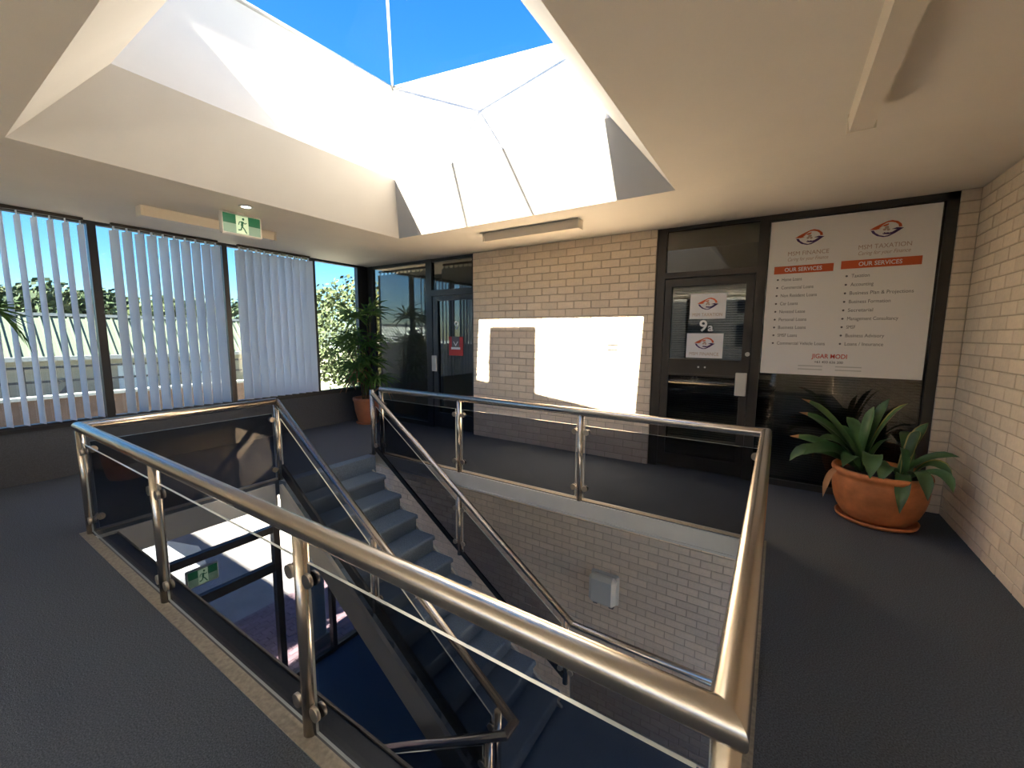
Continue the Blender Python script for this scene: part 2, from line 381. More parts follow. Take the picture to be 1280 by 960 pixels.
b = MB(); b.box(XW, 3.2, YB + .007, YB + .14, ZL, -.16); wall_low = struct('wall_back_lower', b, M['mortar'])
lay_bricks(wall_low, (XW, YB), 0, 9.2, ZL, -.16, (-1.8, YB, -1.75))
b = MB(); b.box(3.1, 3.2, YN, YB, ZL, -.16); struct('wall_right_lower', b, M['render'])
b = MB(); b.box(XW, .2, YN - .1, YN, ZL, -.16); struct('wall_front_lower', b, M['render'])
b = MB(); b.box(.2, 3.2, YN - .1, YN, ZL, ZL + .3); b.box(.2, 3.2, YN - .1, YN, -.5, -.16)  # unseen glazing added here to let more daylight into the lower storey
for x in (.2, 1.6, 3.1): b.box(x, x + .1, YN - .1, YN, ZL + .3, -.5)
w13 = struct('window_13', b, M['frame'])
b = MB(); b.box(.2, 3.2, YN - .06, YN - .05, ZL + .3, -.5); b.build('pane', M['glass_low'], w13)

# ------------------------------------------------------------------ window wall on the left: upstand, posts, panes
b = MB(); b.box(XW - .1, XW, YN, YG + .1, -.16, .52); wall_left = struct('wall_left', b, M['wall_dark'])
b = MB(); b.box(XW - .1, XW + .012, YN, YG, .52, .56); struct('trim_5', b, M['frame'])
b = MB(); b.box(XW - .1, XW, YN, .02, .56, ZC); struct('wall_left.001', b, M['plaster'])
POSTS = [(0.02, 0.10), (1.335, 1.405), (2.585, 2.645), (3.81, 3.87), (4.64, 4.89)]
for k in range(len(POSTS) - 1):
    y0, y1 = POSTS[k][1], POSTS[k + 1][0]
    b = MB(); b.box(XW - .07, XW + .01, y0 - .02, y1 + .02, 2.635, ZC); b.box(XW - .07, XW + .005, y0 - .02, y1 + .02, .555, .585)
    b.box(XW - .07, XW + .012, POSTS[k + 1][0], POSTS[k + 1][1], .555, ZC)
    w = struct('window_%d' % (k + 1), b, M['frame'])
    b = MB(); b.box(XW - .034, XW - .026, y0, y1, .58, 2.64); b.build('pane', M['glass_win'], w)
# wall behind the viewer with a long window
b = MB(); b.box(XW, XR, YN - .1, YN, -.16, .80); b.box(XW, XR, YN - .1, YN, 2.6, ZC); b.box(XW, -4.0, YN - .1, YN, .80, 2.6); b.box(1.15, XR, YN - .1, YN, .80, 2.6); struct('wall_front', b, M['plaster'])
b = MB(); b.box(XW - .4, XR + 2.5, -7.5, YN - .1, -.25, -.08); struct('bounce_deck', b, M['cap'])  # unseen pale deck, added to bounce sunlight in through the front window
b = MB()
for x in (-4.0, -2.4, -.8, 1.08): b.box(x, x + .07, YN - .08, YN - .02, .80, 2.6)
w8 = struct('window_8', b, M['frame'])
b = MB(); b.box(-4.0, 1.15, YN - .055, YN - .047, .80, 2.6); b.build('pane', M['glass_sky'], w8)
aw = thing('sunblocker', (-1.4, -3.7, 2.72), 'added pale flat awning over the front window behind the viewer', 'sunblocker')  # unseen slab added to keep direct sun out of the front window
b = MB(); b.cbox(-6.2, 3.4, -6.15, -3.72, 2.72, 2.80, .01); b.build('canopy', M['roofing'], aw)
for x in (-6.0, 3.2):
    b = MB(); b.box(x - .04, x + .04, -6.1, -6.02, -.08, 2.72); b.build('post', M['alu'], aw)
# lower storey glazing
b = MB()
for y0, y1 in ((.35, .45), (2.98, 3.07), (3.86, 3.93), (4.72, 4.82)): b.box(XW - .07, XW + .04, y0, y1, ZL, -.16)
b.box(XW - .06, XW + .03, YN, YB, -1.46, -1.36); b.box(XW - .06, XW + .03, .4, 3.0, -2.07, -1.94); b.box(XW - .06, XW + .03, YN, YB, ZL, ZL + .07); b.box(XW - .06, XW + .03, YN, YB, -.3, -.16)
w10 = struct('window_10', b, M['frame'])
for y0, y1, z0, z1 in ((-3.6, .35, ZL, -.2), (.45, 2.98, -1.36, -.3), (.45, 2.98, -1.94, -1.46), (.45, 1.7, ZL + .07, -2.07), (1.72, 2.98, ZL + .07, -2.07), (3.07, 3.86, ZL + .07, -1.46), (3.07, 3.86, -1.36, -.3), (3.93, 4.72, ZL + .07, -1.46), (3.93, 4.72, -1.36, -.3)):
    b = MB(); b.box(XW - .02, XW - .012, y0, y1, z0, z1); b.build('pane', M['glass_low'], w10)

# ------------------------------------------------------------------ shopfront of unit 9 (left) and 9a (right)
FR, FB = M['frame'], M['frame_brown']
b = MB(); b.box(XW, -6.04, YG - .02, YG + .05, 0, ZC); b.box(-6.04, -4.76, YG - .01, YG + .05, 2.62, ZC); b.box(-6.04, -4.76, YG - .01, YG + .05, 0, .07); b.box(-4.76, -4.64, YG - .02, YG + .06, 0, ZC)
w11 = struct('window_11', b, FR)
b = MB(); b.box(-6.04, -4.76, YG + .015, YG + .023, .07, 2.62); b.build('pane', M['glass_dark'], w11)
b = MB(); b.box(-4.64, -3.793, YG - .02, YG + .05, 2.10, 2.19); b.box(-4.64, -3.793, YG - .01, YG + .05, 2.62, ZC); b.box(-3.83, -3.793, YG - .02, YG + .05, 0, ZC)
b.box(-4.62, -4.52, YG - .015, YG + .04, .02, 2.09); b.box(-4.52, -3.83, YG - .012, YG + .04, 2.02, 2.09); b.box(-4.52, -3.83, YG - .012, YG + .04, .02, .26)
d1 = struct('door_1', b, FR)
b = MB(); b.box(-4.52, -3.83, YG + .012, YG + .02, .26, 2.02); b.build('pane', M['glass_dark'], d1)
b = MB(); b.box(-4.64, -3.83, YG + .012, YG + .02, 2.19, 2.62); b.build('pane', M['glass_dark'], d1)
b = MB(); b.cbox(-4.635, -4.535, YG - .05, YG - .018, .92, 1.17, .006); b.build('handle', M['lightgrey'], d1)
text('9', -4.16, 1.575, .135, YG + .008, M['paper'], d1, align='CENTER', bold=.01, name='number')
# right: 9a
b = MB()
b.box(-1.2087, -1.11, YG - .02, YG + .06, 0, ZC); b.box(-.235, -.15, YG - .02, YG + .06, 0, ZC); b.box(-1.11, -.235, YG - .02, YG + .06, 2.13, 2.19); b.box(-1.11, -.235, YG - .02, YG + .06, 2.635, ZC)
b.box(-1.105, -1.03, YG - .012, YG + .04, .02, 2.12); b.box(-.315, -.24, YG - .012, YG + .04, .02, 2.12); b.box(-1.03, -.315, YG - .012, YG + .04, 2.035, 2.12); b.box(-1.03, -.315, YG - .012, YG + .04, .02, .16)
b.box(-1.03, -.315, YG - .014, YG + .04, 1.235, 1.25); b.box(-1.03, -.315, YG - .014, YG + .04, 1.065, 1.085)
d2 = struct('door_2', b, FB)
b = MB(); b.box(-1.03, -.315, YG + .012, YG + .02, .16, 2.035); b.build('pane', M['glass_dark'], d2)
b = MB(); b.box(-1.11, -.235, YG + .012, YG + .02, 2.19, 2.635); b.build('pane', M['glass_dark'], d2)
b = MB(); b.box(-1.03, -.315, YG + .004, YG + .01, 1.085, 1.235); b.build('lock_rail', FB, d2)
b = MB(); b.cbox(-.355, -.25, YG - .05, YG - .013, .885, 1.125, .006); b.build('handle', M['handle'], d2)
b = MB(); b.sweep([(-.262, YG - .012, 1.318), (-.262, YG - .032, 1.318)], .022, 16); b.build('lock_cylinder', M['handle'], d2)
for x in (-.72, -.655):
    b = MB(); b.sweep([(x, YG + .004, 1.165), (x, YG - .002, 1.165)], .010, 12); b.build('keyhole', M['lightgrey'], d2)
text('9', -.735, 1.555, .115, YG + .008, M['paper'], d2, align='LEFT', bold=.02, name='number')
text('a', -.650, 1.555, .085, YG + .008, M['paper'], d2, align='LEFT', bold=.02, name='number')
b = MB(); b.box(-.15, 1.144, YG - .02, YG + .06, 2.61, ZC); b.box(1.075, 1.146, YG - .02, YG + .06, 0, ZC); b.box(-.15, 1.10, YG - .02, YG + .06, 0, .06)
w12 = struct('window_12', b, FB)
b = MB(); b.box(-.15, 1.10, YG + .015, YG + .023, .06, 2.61); b.build('pane', M['glass_dark'], w12)
# rooms behind the shopfronts
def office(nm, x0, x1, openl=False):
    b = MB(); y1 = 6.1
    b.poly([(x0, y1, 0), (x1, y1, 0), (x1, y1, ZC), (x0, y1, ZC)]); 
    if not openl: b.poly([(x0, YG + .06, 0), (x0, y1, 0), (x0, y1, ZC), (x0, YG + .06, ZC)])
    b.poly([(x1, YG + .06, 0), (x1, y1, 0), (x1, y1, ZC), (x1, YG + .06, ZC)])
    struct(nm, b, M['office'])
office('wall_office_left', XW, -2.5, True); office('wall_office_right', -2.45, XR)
# blinds
def vblind(label, slats, hang, group=None, m=M['blind'], sw=.127, ang=0.0, z0=.60, z1=2.595):
    c = slats[len(slats) // 2]
    t = thing('vertical_blind', (c[0], c[1], z1 + .05), label, 'blind', group)
    xs = [s_[0] for s_ in slats]; ys = [s_[1] for s_ in slats]
    b = MB(); b.box(min(xs) - .022, max(xs) + .022, min(ys) - .022, max(ys) + .022, z1 + .04, z1 + .07); b.build('headrail', M['frame_brown'], t)
    n = MB(); n.box(-.0012, .0012, -sw / 2, sw / 2, z0 - z1, 0); n.box(-.002, .002, -.012, .012, 0, .04); me = n.mesh('slat', m)
    for (x, y) in slats: place('slat', me, t, (x, y, z1), (0, 0, ang + random.uniform(-.05, .05)))
    return t
SA = math.radians(-90 - 17)                                    # slat plane: local Y turned to (-cos17, -sin17)
def slat_row(y0, y1, p): n = int((y1 - y0) / p); return [(XW + .10, y0 + p * (i + .5) + (y1 - y0 - n * p) / 2) for i in range(n)]
for (y0, y1, deg, lab) in ((.11, 1.30, 14, 'vertical fabric blind in the window bay nearest the viewer, sky showing between slats'), (1.43, 2.57, 25, 'vertical fabric blind in the middle window bay, narrow gaps of light'), (2.67, 3.79, 34, 'vertical fabric blind drawn almost solid, window bay beside the tall plant')):
    vblind(lab, [(XW + .10, 1.270 - .1055 * i) for i in range(11)] if deg == 14 else slat_row(y0, y1, .106), True, 'vertical blinds on the window wall', ang=math.radians(90 + (deg if deg != 14 else 11)))
vblind('grey vertical blind behind the glass door numbered 9', [(-4.46 + .095 * i, YG + .09) for i in range(7)], True, m=M['office_blind'], sw=.09, ang=math.radians(90) + .35, z0=.1, z1=2.52)
vblind('grey vertical blind behind the glass panel beside door 9', [(-5.95 + .095 * i, YG + .09) for i in range(13)], True, m=M['office_blind'], sw=.09, ang=math.radians(90) + 1.1, z0=.1, z1=2.52)
def venetian(label, x0, x1, z0, z1):
    t = thing('venetian_blind', ((x0 + x1) / 2, YG + .07, z1), label, 'blind')
    b = MB(); b.box(x0, x1, YG + .05, YG + .085, z1, z1 + .03); b.build('headrail', M['venetian'], t)
    b = MB(); z = z0
    while z < z1:
        b.poly([(x0, YG + .056, z), (x1, YG + .056, z), (x1, YG + .078, z + .014), (x0, YG + .078, z + .014)]); z += .025
    stuff(b.build('slat', M['venetian'], t))
    for x in (x0 + .12, x1 - .12):
        b = MB(); b.box(x - .002, x + .002, YG + .052, YG + .056, z0, z1); b.build('cord', M['venetian'], t)
venetian('dark venetian blind behind the window under the big sign board', -.14, 1.07, .08, 2.58)
venetian('dark venetian blind behind the glass of door 9a', -1.02, -.32, .18, 2.01)

# ------------------------------------------------------------------ balustrade around the opening
def clamp(x, y, z, d, parent):                                  # small round-nosed glass clamp pointing along d
    b = MB(); dx, dy = d
    b.sweep([(x + dx * .012, y + dy * .012, z), (x + dx * .052, y + dy * .052, z)], .014, 10)
    px, py = -dy, dx
    for s_ in (-1, 1): b.sweep([(x + dx * .056 + px * .006 * s_, y + dy * .056 + py * .006 * s_, z), (x + dx * .056 + px * .020 * s_, y + dy * .056 + py * .020 * s_, z)], .026, 16)
    b.build('clamp', M['steel_dk'], parent)
def post(x, y, z0, z1, parent, dirs, zs):
    b = MB(); b.sweep([(x, y, z0), (x, y, z1)], .026, 20)
    p = b.build('post', M['steel'], parent)
    for d in dirs:
        for zz in zs: clamp(x, y, zz, d, p)
def panel(p0, p1, zb0, zt0, zb1, zt1, parent, th=.010):
    dx, dy = p1[0] - p0[0], p1[1] - p0[1]; L = math.hypot(dx, dy); nx, ny = -dy / L * th / 2, dx / L * th / 2
    b = MB(); A = [(p0[0], p0[1], zb0), (p1[0], p1[1], zb1), (p1[0], p1[1], zt1), (p0[0], p0[1], zt0)]
    f = [(x + nx, y + ny, z) for x, y, z in A]; k = [(x - nx, y - ny, z) for x, y, z in A]
    b.poly(f); b.poly(k[::-1])
    for i in range(4):
        j = (i + 1) % 4; b.poly([f[i], k[i], k[j], f[j]], 1)
    b.build('glass_panel', [M['glass_rail'], M['glass_edge']], parent)
RX0, RX1, RY0, RY1 = WX0 + .01, WX1, WY0, WY1
bal = thing('balustrade', (RX1, RY0, 0), 'stainless steel and grey glass balustrade around the open stairwell', 'railing')
R_ = .035
b = MB(); b.sweep([(RX0, 2.165, RH), (RX0, RY0, RH), (RX1, RY0, RH), (RX1, RY1, RH), (-4.12, RY1, RH)], R_, 28); b.build('handrail', M['steel'], bal)
ZCL = (.64, .12); PT = RH - .02
px_near = [RX0, -2.79, -1.385, RX1]
for i, x in enumerate(px_near):
    d = [(1, 0)] if i == 0 else ([(-1, 0)] if i == 3 else [(-1, 0), (1, 0)])
    if i in (0, 3): d.append((0, 1))
    post(x, RY0, 0, PT, bal, d, ZCL)
for i in range(3): panel((px_near[i] + .045, RY0), (px_near[i + 1] - .045, RY0), .03, .70, .03, .70, bal)
px_far = [-4.12, -2.86, -1.44, RX1]
for i, x in enumerate(px_far):
    d = [(1, 0)] if i == 0 else ([(-1, 0)] if i == 3 else [(-1, 0), (1, 0)])
    if i == 3: d.append((0, -1))
    post(x, RY1, 0, PT, bal, d, ZCL)
for i in range(3): panel((px_far[i] + .045, RY1), (px_far[i + 1] - .045, RY1), .03, .70, .03, .70, bal)
post(RX0, 2.165, 0, PT, bal, [(0, -1)], ZCL)
panel((RX0, RY0 + .045), (RX0, 2.165 - .045), .03, .70, .03, .70, bal)
post(RX1, 2.07, 0, PT, bal, [(0, -1), (0, 1)], ZCL)
panel((RX1, RY0 + .045), (RX1, 2.07 - .045), .03, .70, .03, .70, bal); panel((RX1, 2.07 + .045), (RX1, RY1 - .045), .03, .70, .03, .70, bal)

# ------------------------------------------------------------------ staircase
st = thing('staircase', (-1.5, 2.6, ZL), 'dark blue carpeted dogleg staircase going down to the lower floor', 'staircase')
NX0, RUN, RISE = -4.12, .2615, 2.0 / 11
SYA, SYB = 2.15, 3.20
def step(xn, xb, y0, y1, z, name='step'):                      # nosing x, back x (towards the flight above)
    b = MB(); s_ = 1 if xn > xb else -1; r = .018
    pts = [(xb, z - RISE - .03), (xn - s_ * .03, z - RISE - .03), (xn - s_ * .03, z - .06), (xn, z - .045), (xn, z - r), (xn - s_ * .006, z - .006), (xn - s_ * r, z), (xb, z)]
    b.prism([(x, zz) for x, zz in pts], 'y', y0, y1); b.build(name, M['carpet_stair'], st)
for i in range(1, 11): step(NX0 + RUN * (i), NX0 + RUN * (i - 1) - .035, SYA, SYB, -RISE * i)
b = MB(); b.box(NX0 - .14, NX0 + .005, SYA, SYB + .06, -.215, -.001); b.build('top_nosing', M['carpet_stair'], st)
XL = NX0 + RUN * 10
b = MB(); b.cbox(XL - .035, .30, .95, 3.34, -2.2, -2.0, .01); b.build('landing', M['carpet_stair'], st)
for i in range(1, 11): step(XL - RUN * i + .0, XL - RUN * (i - 1) + .035, .98, 1.96, -2 - RISE * i)
SLP = RISE / RUN
def zs(x): return -SLP * (x - NX0)                             # nosing line
def sloped(x0, x1, d0, d1, y0, y1, m, name, f=zs):
    b = MB(); b.prism([(x0, f(x0) + d0), (x1, f(x1) + d0), (x1, f(x1) + d1), (x0, f(x0) + d1)], 'y', y0, y1); return b.build(name, m, st)
sloped(NX0 - .03, XL + .02, -.34, -.04, 2.10, 2.135, M['stringer'], 'stringer')
sloped(NX0 - .03, XL + .02, -.36, -.16, 3.20, 3.225, M['stringer'], 'stringer')
sloped(NX0 - .06, XL - .02, .02, .13, 2.145, 2.175, M['black'], 'glass_channel')
sloped(NX0 - .03, XL - .02, .035, .085, 3.285, 3.315, M['black'], 'glass_channel')
zl = lambda x: -2 - SLP * (XL - x)
sloped(XL - RUN * 10, XL, -.34, -.04, 1.965, 1.995, M['stringer'], 'stringer', zl)
sloped(XL - RUN * 10, XL, -.34, -.04, .945, .975, M['stringer'], 'stringer', zl)
# stair railings
rr = thing('stair_railing', (-1.5, 3.30, -2.0), 'steel stair handrail with grey glass on the brick wall side', 'railing')
def zr(x): return RH - .7117 * (x - (-4.25))
b = MB(); b.sweep([(-4.19, 3.30, RH), (-4.17, 3.30, zr(-4.17)), (-1.44, 3.30, -1.18), (.20, 3.30, -1.18)], .031, 22); b.build('handrail', M['steel'], rr)
post(-4.19, 3.30, 0, RH - .02, rr, [(1, 0)], (.12,))
for x, z0, z1 in ((-2.80, -RISE * 5, zr(-2.80)), (-1.50, -RISE * 10, zr(-1.50))): post(x, 3.30, z0 + .0, z1 - .02, rr, [(-1, 0), (1, 0)], (z1 - .17, z0 + .14))
def zg(x): return zr(x) - .12
panel((-4.13, 3.30), (-2.85, 3.30), zs(-4.13) + .05, zg(-4.13), zs(-2.85) + .05, zg(-2.85), rr); panel((-2.75, 3.30), (-1.55, 3.30), zs(-2.75) + .05, zg(-2.75), zs(-1.55) + .05, zg(-1.55), rr)
panel((-1.45, 3.30), (.15, 3.30), -1.95, -1.32, -1.95, -1.32, rr)
post(.20, 3.30, -2.0, -1.2, rr, [(-1, 0)], (-1.42, -1.85))
rl = thing('stair_railing', (-1.5, 2.165, -2.0), 'steel stair handrail turning at the landing, on the side facing the lobby glass', 'railing')
b = MB(); b.sweep([(-4.24, 2.165, RH), (-1.36, 2.165, -1.17), (-1.325, 2.0, -1.17 + .07), (-3.9, 2.0, -1.1 - SLP * 2.575)], .031, 22); b.build('handrail', M['steel'], rl)
for x, z0 in ((-2.80, -RISE * 5), (-1.50, -RISE * 10)): post(x, 2.165, z0, zr(x) - .02, rl, [(-1, 0), (1, 0)], (zr(x) - .17, z0 + .14))
panel((-4.18, 2.165), (-2.85, 2.165), zs(-4.18) + .06, zg(-4.18), zs(-2.85) + .06, zg(-2.85), rl); panel((-2.75, 2.165), (-1.55, 2.165), zs(-2.75) + .06, zg(-2.75), zs(-1.55) + .06, zg(-1.55), rl)
post(-1.46, 2.0, -2.0, -1.2, rl, [(-1, 0)], (-1.42, -1.85))
post(-2.75, 2.0, zl(-2.75) - .06, -1.1 - SLP * 1.425 - .02, rl, [(1, 0)], (-2.3, -2.7))
panel((-2.70, 2.0), (-1.51, 2.0), zl(-2.70) + .1, zl(-2.70) + .72, zl(-1.51) + .1, zl(-1.51) + .72, rl)

# ------------------------------------------------------------------ ceiling fittings
def batten(label, p0, p1):                                      # batten light with a box diffuser, along x or y
    t = thing('batten_light', ((p0[0] + p1[0]) / 2, (p0[1] + p1[1]) / 2, ZC), label, 'ceiling light')
    x0, x1, y0, y1 = p0[0], p1[0], p0[1], p1[1]
    b = MB(); b.box(x0 + .004, x1 - .004, y0 + .004, y1 - .004, ZC - .03, ZC); b.build('base', M['batten'], t)
    b = MB()
    if x1 - x0 > y1 - y0: b.prism([(y0, ZC - .028), (y1, ZC - .028), (y1 - .012, ZC - .092), (y0 + .012, ZC - .092)], 'x', x0 + .02, x1 - .02)
    else: b.prism([(x0, ZC - .028), (x1, ZC - .028), (x1 - .012, ZC - .092), (x0 + .012, ZC - .092)], 'y', y0 + .02, y1 - .02)
    b.build('diffuser', M['diffuser'], t)
    for s_ in (0, 1):
        b = MB()
        if x1 - x0 > y1 - y0: b.cbox(*((x0, x0 + .02) if s_ == 0 else (x1 - .02, x1)), y0 - .002, y1 + .002, ZC - .096, ZC - .0, .003)
        else: b.cbox(x0 - .002, x1 + .002, *((y0, y0 + .02) if s_ == 0 else (y1 - .02, y1)), ZC - .096, ZC - .0, .003)
        b.build('end_cap', M['batten'], t)
batten('unlit batten light on the ceiling in front of the sunlit brick wall', (-2.97, 3.96), (-1.77, 4.07))
batten('unlit batten light on the ceiling near the blinds behind the exit sign', (-5.12, 1.45), (-4.99, 2.67))
batten('unlit long batten light on the ceiling at the upper right', (.225, 1.62), (.345, 2.93))
t = thing('downlight', (-4.23, 2.0, ZC), 'small lit round downlight in the ceiling above the exit sign', 'ceiling light')
b = MB(); b.lathe([(.040, 0), (.060, 0), (.062, -.006), (.040, -.010), (.038, -.004)], (-4.23, 2.0, ZC), 28); b.build('trim_ring', M['white'], t)
b = MB(); b.lathe([(0.001, -.004), (.039, -.004)], (-4.23, 2.0, ZC), 28); b.build('lens', M['lamp'], t)

# exit signs
def runner(b, cx_, y, z, s, f):                                 # running figure from simple limbs; f maps (u,w) to a point
    def limb(pts, w):
        for (a, c), (e, g) in zip(pts[:-1], pts[1:]):
            L = math.hypot(e - a, g - c); nx, nz = -(g - c) / L * w / 2, (e - a) / L * w / 2
            b.poly([f(a + nx, c + nz), f(e + nx, g + nz), f(e - nx, g - nz), f(a - nx, c - nz)])
    limb([(.02, .62), (-.03, .30)], .17)
    limb([(-.03, .30), (.13, .12), (.24, -.10), (.30, -.10)], .085); limb([(-.03, .32), (-.10, .05), (-.30, .02)], .085)
    limb([(.02, .60), (.18, .48), (.30, .56)], .06); limb([(.0, .60), (-.20, .56), (-.26, .36)], .06)
    b.poly([f(.08 + .085 * math.cos(a * math.pi / 6), .78 + .085 * math.sin(a * math.pi / 6)) for a in range(12)])
def exit_sign(label, c, w, h, th=.05, mirror=1):               # faces +X
    x, y, z = c; t = thing('exit_sign', (x, y, z + h / 2), label, 'sign')
    b = MB(); b.cbox(x - th / 2, x + th / 2, y - w / 2, y + w / 2, z - h / 2, z + h / 2, .012); b.build('housing', M['white'], t)
    X = x + th / 2 + .001; i = .018
    b = MB(); b.poly([(X, y - w / 2 + i, z + .0), (X, y + w / 2 - i, z + .0), (X, y + w / 2 - i, z + h / 2 - i), (X, y - w / 2 + i, z + h / 2 - i)]); b.build('green_face', M['green'], t)
    b = MB(); b.poly([(X, y - w / 2 + i, z - h / 2 + i), (X, y + w / 2 - i, z - h / 2 + i), (X, y + w / 2 - i, z), (X, y - w / 2 + i, z)]); b.build('glare_face', M['exit_glare'], t)  # glare over the lower half of the green face, painted as a paler panel
    hw = w * .15; X += .001
    b = MB(); b.poly([(X, y - hw, z - h / 2 + i + .004), (X, y + hw, z - h / 2 + i + .004), (X, y + hw, z + h / 2 - i - .004), (X, y - hw, z + h / 2 - i - .004)]); b.build('pictogram_panel', M['exit_pale'], t)
    b = MB(); sc = h * .62; X += .001
    runner(b, 0, 0, 0, 1, lambda u, v: (X, y + u * h * .62 * mirror, z - h * .26 + v * h * .68)); b.build('running_figure', M['green'], t)
    return t
sgn = exit_sign('green running man exit sign hanging from the ceiling in front of the blinds', (-4.5, 2.07, 2.548), .37, .21)
b = MB(); b.box(-4.512, -4.488, 2.04, 2.10, 2.65, ZC); b.build('bracket', M['white'], sgn)
exit_sign('green running man exit sign above the glass entrance doors downstairs', (-6.085, 2.04, -1.62), .36, .24)

# ------------------------------------------------------------------ signs and stickers
def logo(cx_, cz, w, y, parent):
    h = w * .62
    def P(u, v): return (cx_ + u * w / 2, y, cz + v * h / 2)
    up_o = [(-1.0, .02), (-.72, .32), (-.35, .62), (0.05, .92), (.30, .97), (.62, .80), (.85, .45), (.90, .10)]
    up_i = [(.72, .10), (.66, .42), (.48, .66), (.22, .78), (0, .74), (-.3, .42), (-.55, .20), (-.80, .06)]
    b = MB(); n = len(up_o)
    for k in range(n - 1): b.poly([P(*up_o[k]), P(*up_o[k + 1]), P(*up_i[n - 2 - k]), P(*up_i[n - 1 - k])])
    b.poly([P(-.95, .02), P(-.55, .24), P(-.1, .52), (P(.12, .62)), P(.10, .44), P(-.12, .30), P(-.22, .38), P(-.45, .12), P(-.3, .08), P(-.62, -.02)])
    b.build('emblem', M['orange'], parent)
    b = MB()
    dn_o = [(-.92, -.08), (-.80, -.42), (-.52, -.80), (-.15, -.98), (.15, -.95), (.55, -.60), (1.0, -.06)]
    dn_i = [(-.74, -.08), (-.62, -.40), (-.36, -.72), (-.08, -.86), (.14, -.80), (.42, -.52), (.70, -.10)]
    for k in range(6): b.poly([P(*dn_o[k]), P(*dn_o[k + 1]), P(*dn_i[k + 1]), P(*dn_i[k])])
    b.poly([P(1.0, -.06), P(.62, .06), P(.30, -.10), P(.62, -.16), P(.35, -.44), P(.05, -.56), P(-.20, -.50), P(-.18, -.62), P(.18, -.70), P(.50, -.54)])
    b.poly([P(-.14, -.36), P(-.02, -.48), P(.14, -.44), P(.18, -.54), P(-.1, -.58)])
    b.build('emblem', M['purple'], parent)
    b = MB()
    for (u, v, r) in ((0.02, .16, .13), (-.10, -.08, .10), (.12, -.12, .10)):
        b.poly([P(u + r * math.cos(a * math.pi / 5), v + r * 1.4 * math.sin(a * math.pi / 5)) for a in range(10)])
    b.build('emblem', M['pinkgrey'], parent)
SG0, SG1, SZ0, SZ1 = -.140, 1.055, 1.135, 2.600
YS = YG - .004
sb = thing('sign_board', ((SG0 + SG1) / 2, YS, SZ0), 'large white services sign board with two orange bars, on the window right of door 9a', 'sign')
b = MB(); b.box(SG0, SG1, YS, YG + .014, SZ0, SZ1); b.build('board', M['sign'], sb)
W, H = SG1 - SG0, SZ1 - SZ0
def sp(u, v): return SG0 + u * W, SZ1 - v * H
yt = YS - .0015
for u, v, nm in ((.262, .118, 'MSM FINANCE'), (.715, .114, 'MSM TAXATION')):
    x, z = sp(u, v); logo(x, z, .225, yt, sb)
    x, z = sp(u, v + .108); text(nm, x, z, .038, yt, M['pinkgrey'], sb, width=.315 if 'FIN' in nm else .35, align='CENTER')
    x, z = sp(u, v + .142); text('Caring for your Finance', x, z, .033, yt, M['pinkgrey'], sb, width=.31 if 'FIN' in nm else .345, align='CENTER', shear=.25)
for u0, u1, v in ((.045, .43, .315), (.475, .925, .308)):
    x0, z = sp(u0, v); x1, _ = sp(u1, v)
    b = MB(); b.poly([(x0, yt, z - .036), (x1, yt, z - .036), (x1, yt, z + .036), (x0, yt, z + .036)]); b.build('bar', M['orange'], sb)
    text('OUR SERVICES', (x0 + x1) / 2, z - .017, .036, yt - .001, M['paper'], sb, width=.29, align='CENTER', bold=.015)
left = ['Home Loans', 'Commercial Loans', 'Non Resident Loans', 'Car Loans', 'Novated Lease', 'Personal Loans', 'Business Loans', 'SMSF Loans', 'Commercial Vehicle Loans']
right = ['Taxation', 'Accounting', 'Business Plan & Projections', 'Business Formation', 'Secretarial', 'Management Consultancy', 'SMSF', 'Business Advisory', 'Loans / Insurance']
for u, lst in ((.075, left), (.515, right)):
    for k, s_ in enumerate(lst):
        x, z = sp(u, .385 + .0522 * k)
        b = MB(); b.poly([(x + .009 * math.cos(a * math.pi / 4), yt, z + .012 + .009 * math.sin(a * math.pi / 4)) for a in range(8)]); b.build('bullet', M['ink'], sb)
        text(s_, x + .034, z - .002, .031, yt, M['ink'], sb, width=len(s_) * .0158)
x, z = sp(.455, .888); text('JIGAR MODI', x, z, .040, yt, M['red'], sb, width=.265, align='CENTER', bold=.012)
x, z = sp(.455, .920); text('+61 433 636 200', x, z, .022, yt, M['ink'], sb, width=.215, align='CENTER', bold=.01)
for u in (.26, .50):
    for v in (.940, .962):
        x, z = sp(u, v); b = MB(); b.box(x, x + .19, yt - .0006, yt, z - .0045, z + .0045); b.build('fine_print', M['lightgrey'], sb)
def sticker(label, x0, x1, z0, z1, nm):
    t = thing('sticker', ((x0 + x1) / 2, YG + .010, z0), label, 'sticker')
    b = MB(); b.box(x0, x1, YG + .009, YG + .012, z0, z1); b.build('sheet', M['paper'], t)
    logo((x0 + x1) / 2, z0 + (z1 - z0) * .60, .205, YG + .0075, t); text(nm, (x0 + x1) / 2, z0 + .028, .034, YG + .0075, M['pinkgrey'], t, width=.29, align='CENTER')
sticker('white sticker with orange and purple emblem above the number 9a', -.84, -.49, 1.685, 1.95, 'MSM TAXATION')
sticker('white sticker with orange and purple emblem below the number 9a', -.855, -.495, 1.265, 1.53, 'MSM FINANCE')
t = thing('door_hanger', (-4.17, YG, 1.18), 'red and black hanger with white emblem on the glass of door 9', 'sign')
b = MB(); b.box(-4.31, -4.03, YG + .004, YG + .010, 1.18, 1.47); b.build('card', M['redbag'], t)
b = MB(); b.box(-4.25, -4.10, YG + .002, YG + .004, 1.30, 1.47); b.build('dark_panel', M['ink'], t)
b = MB(); Yh = YG + .0005
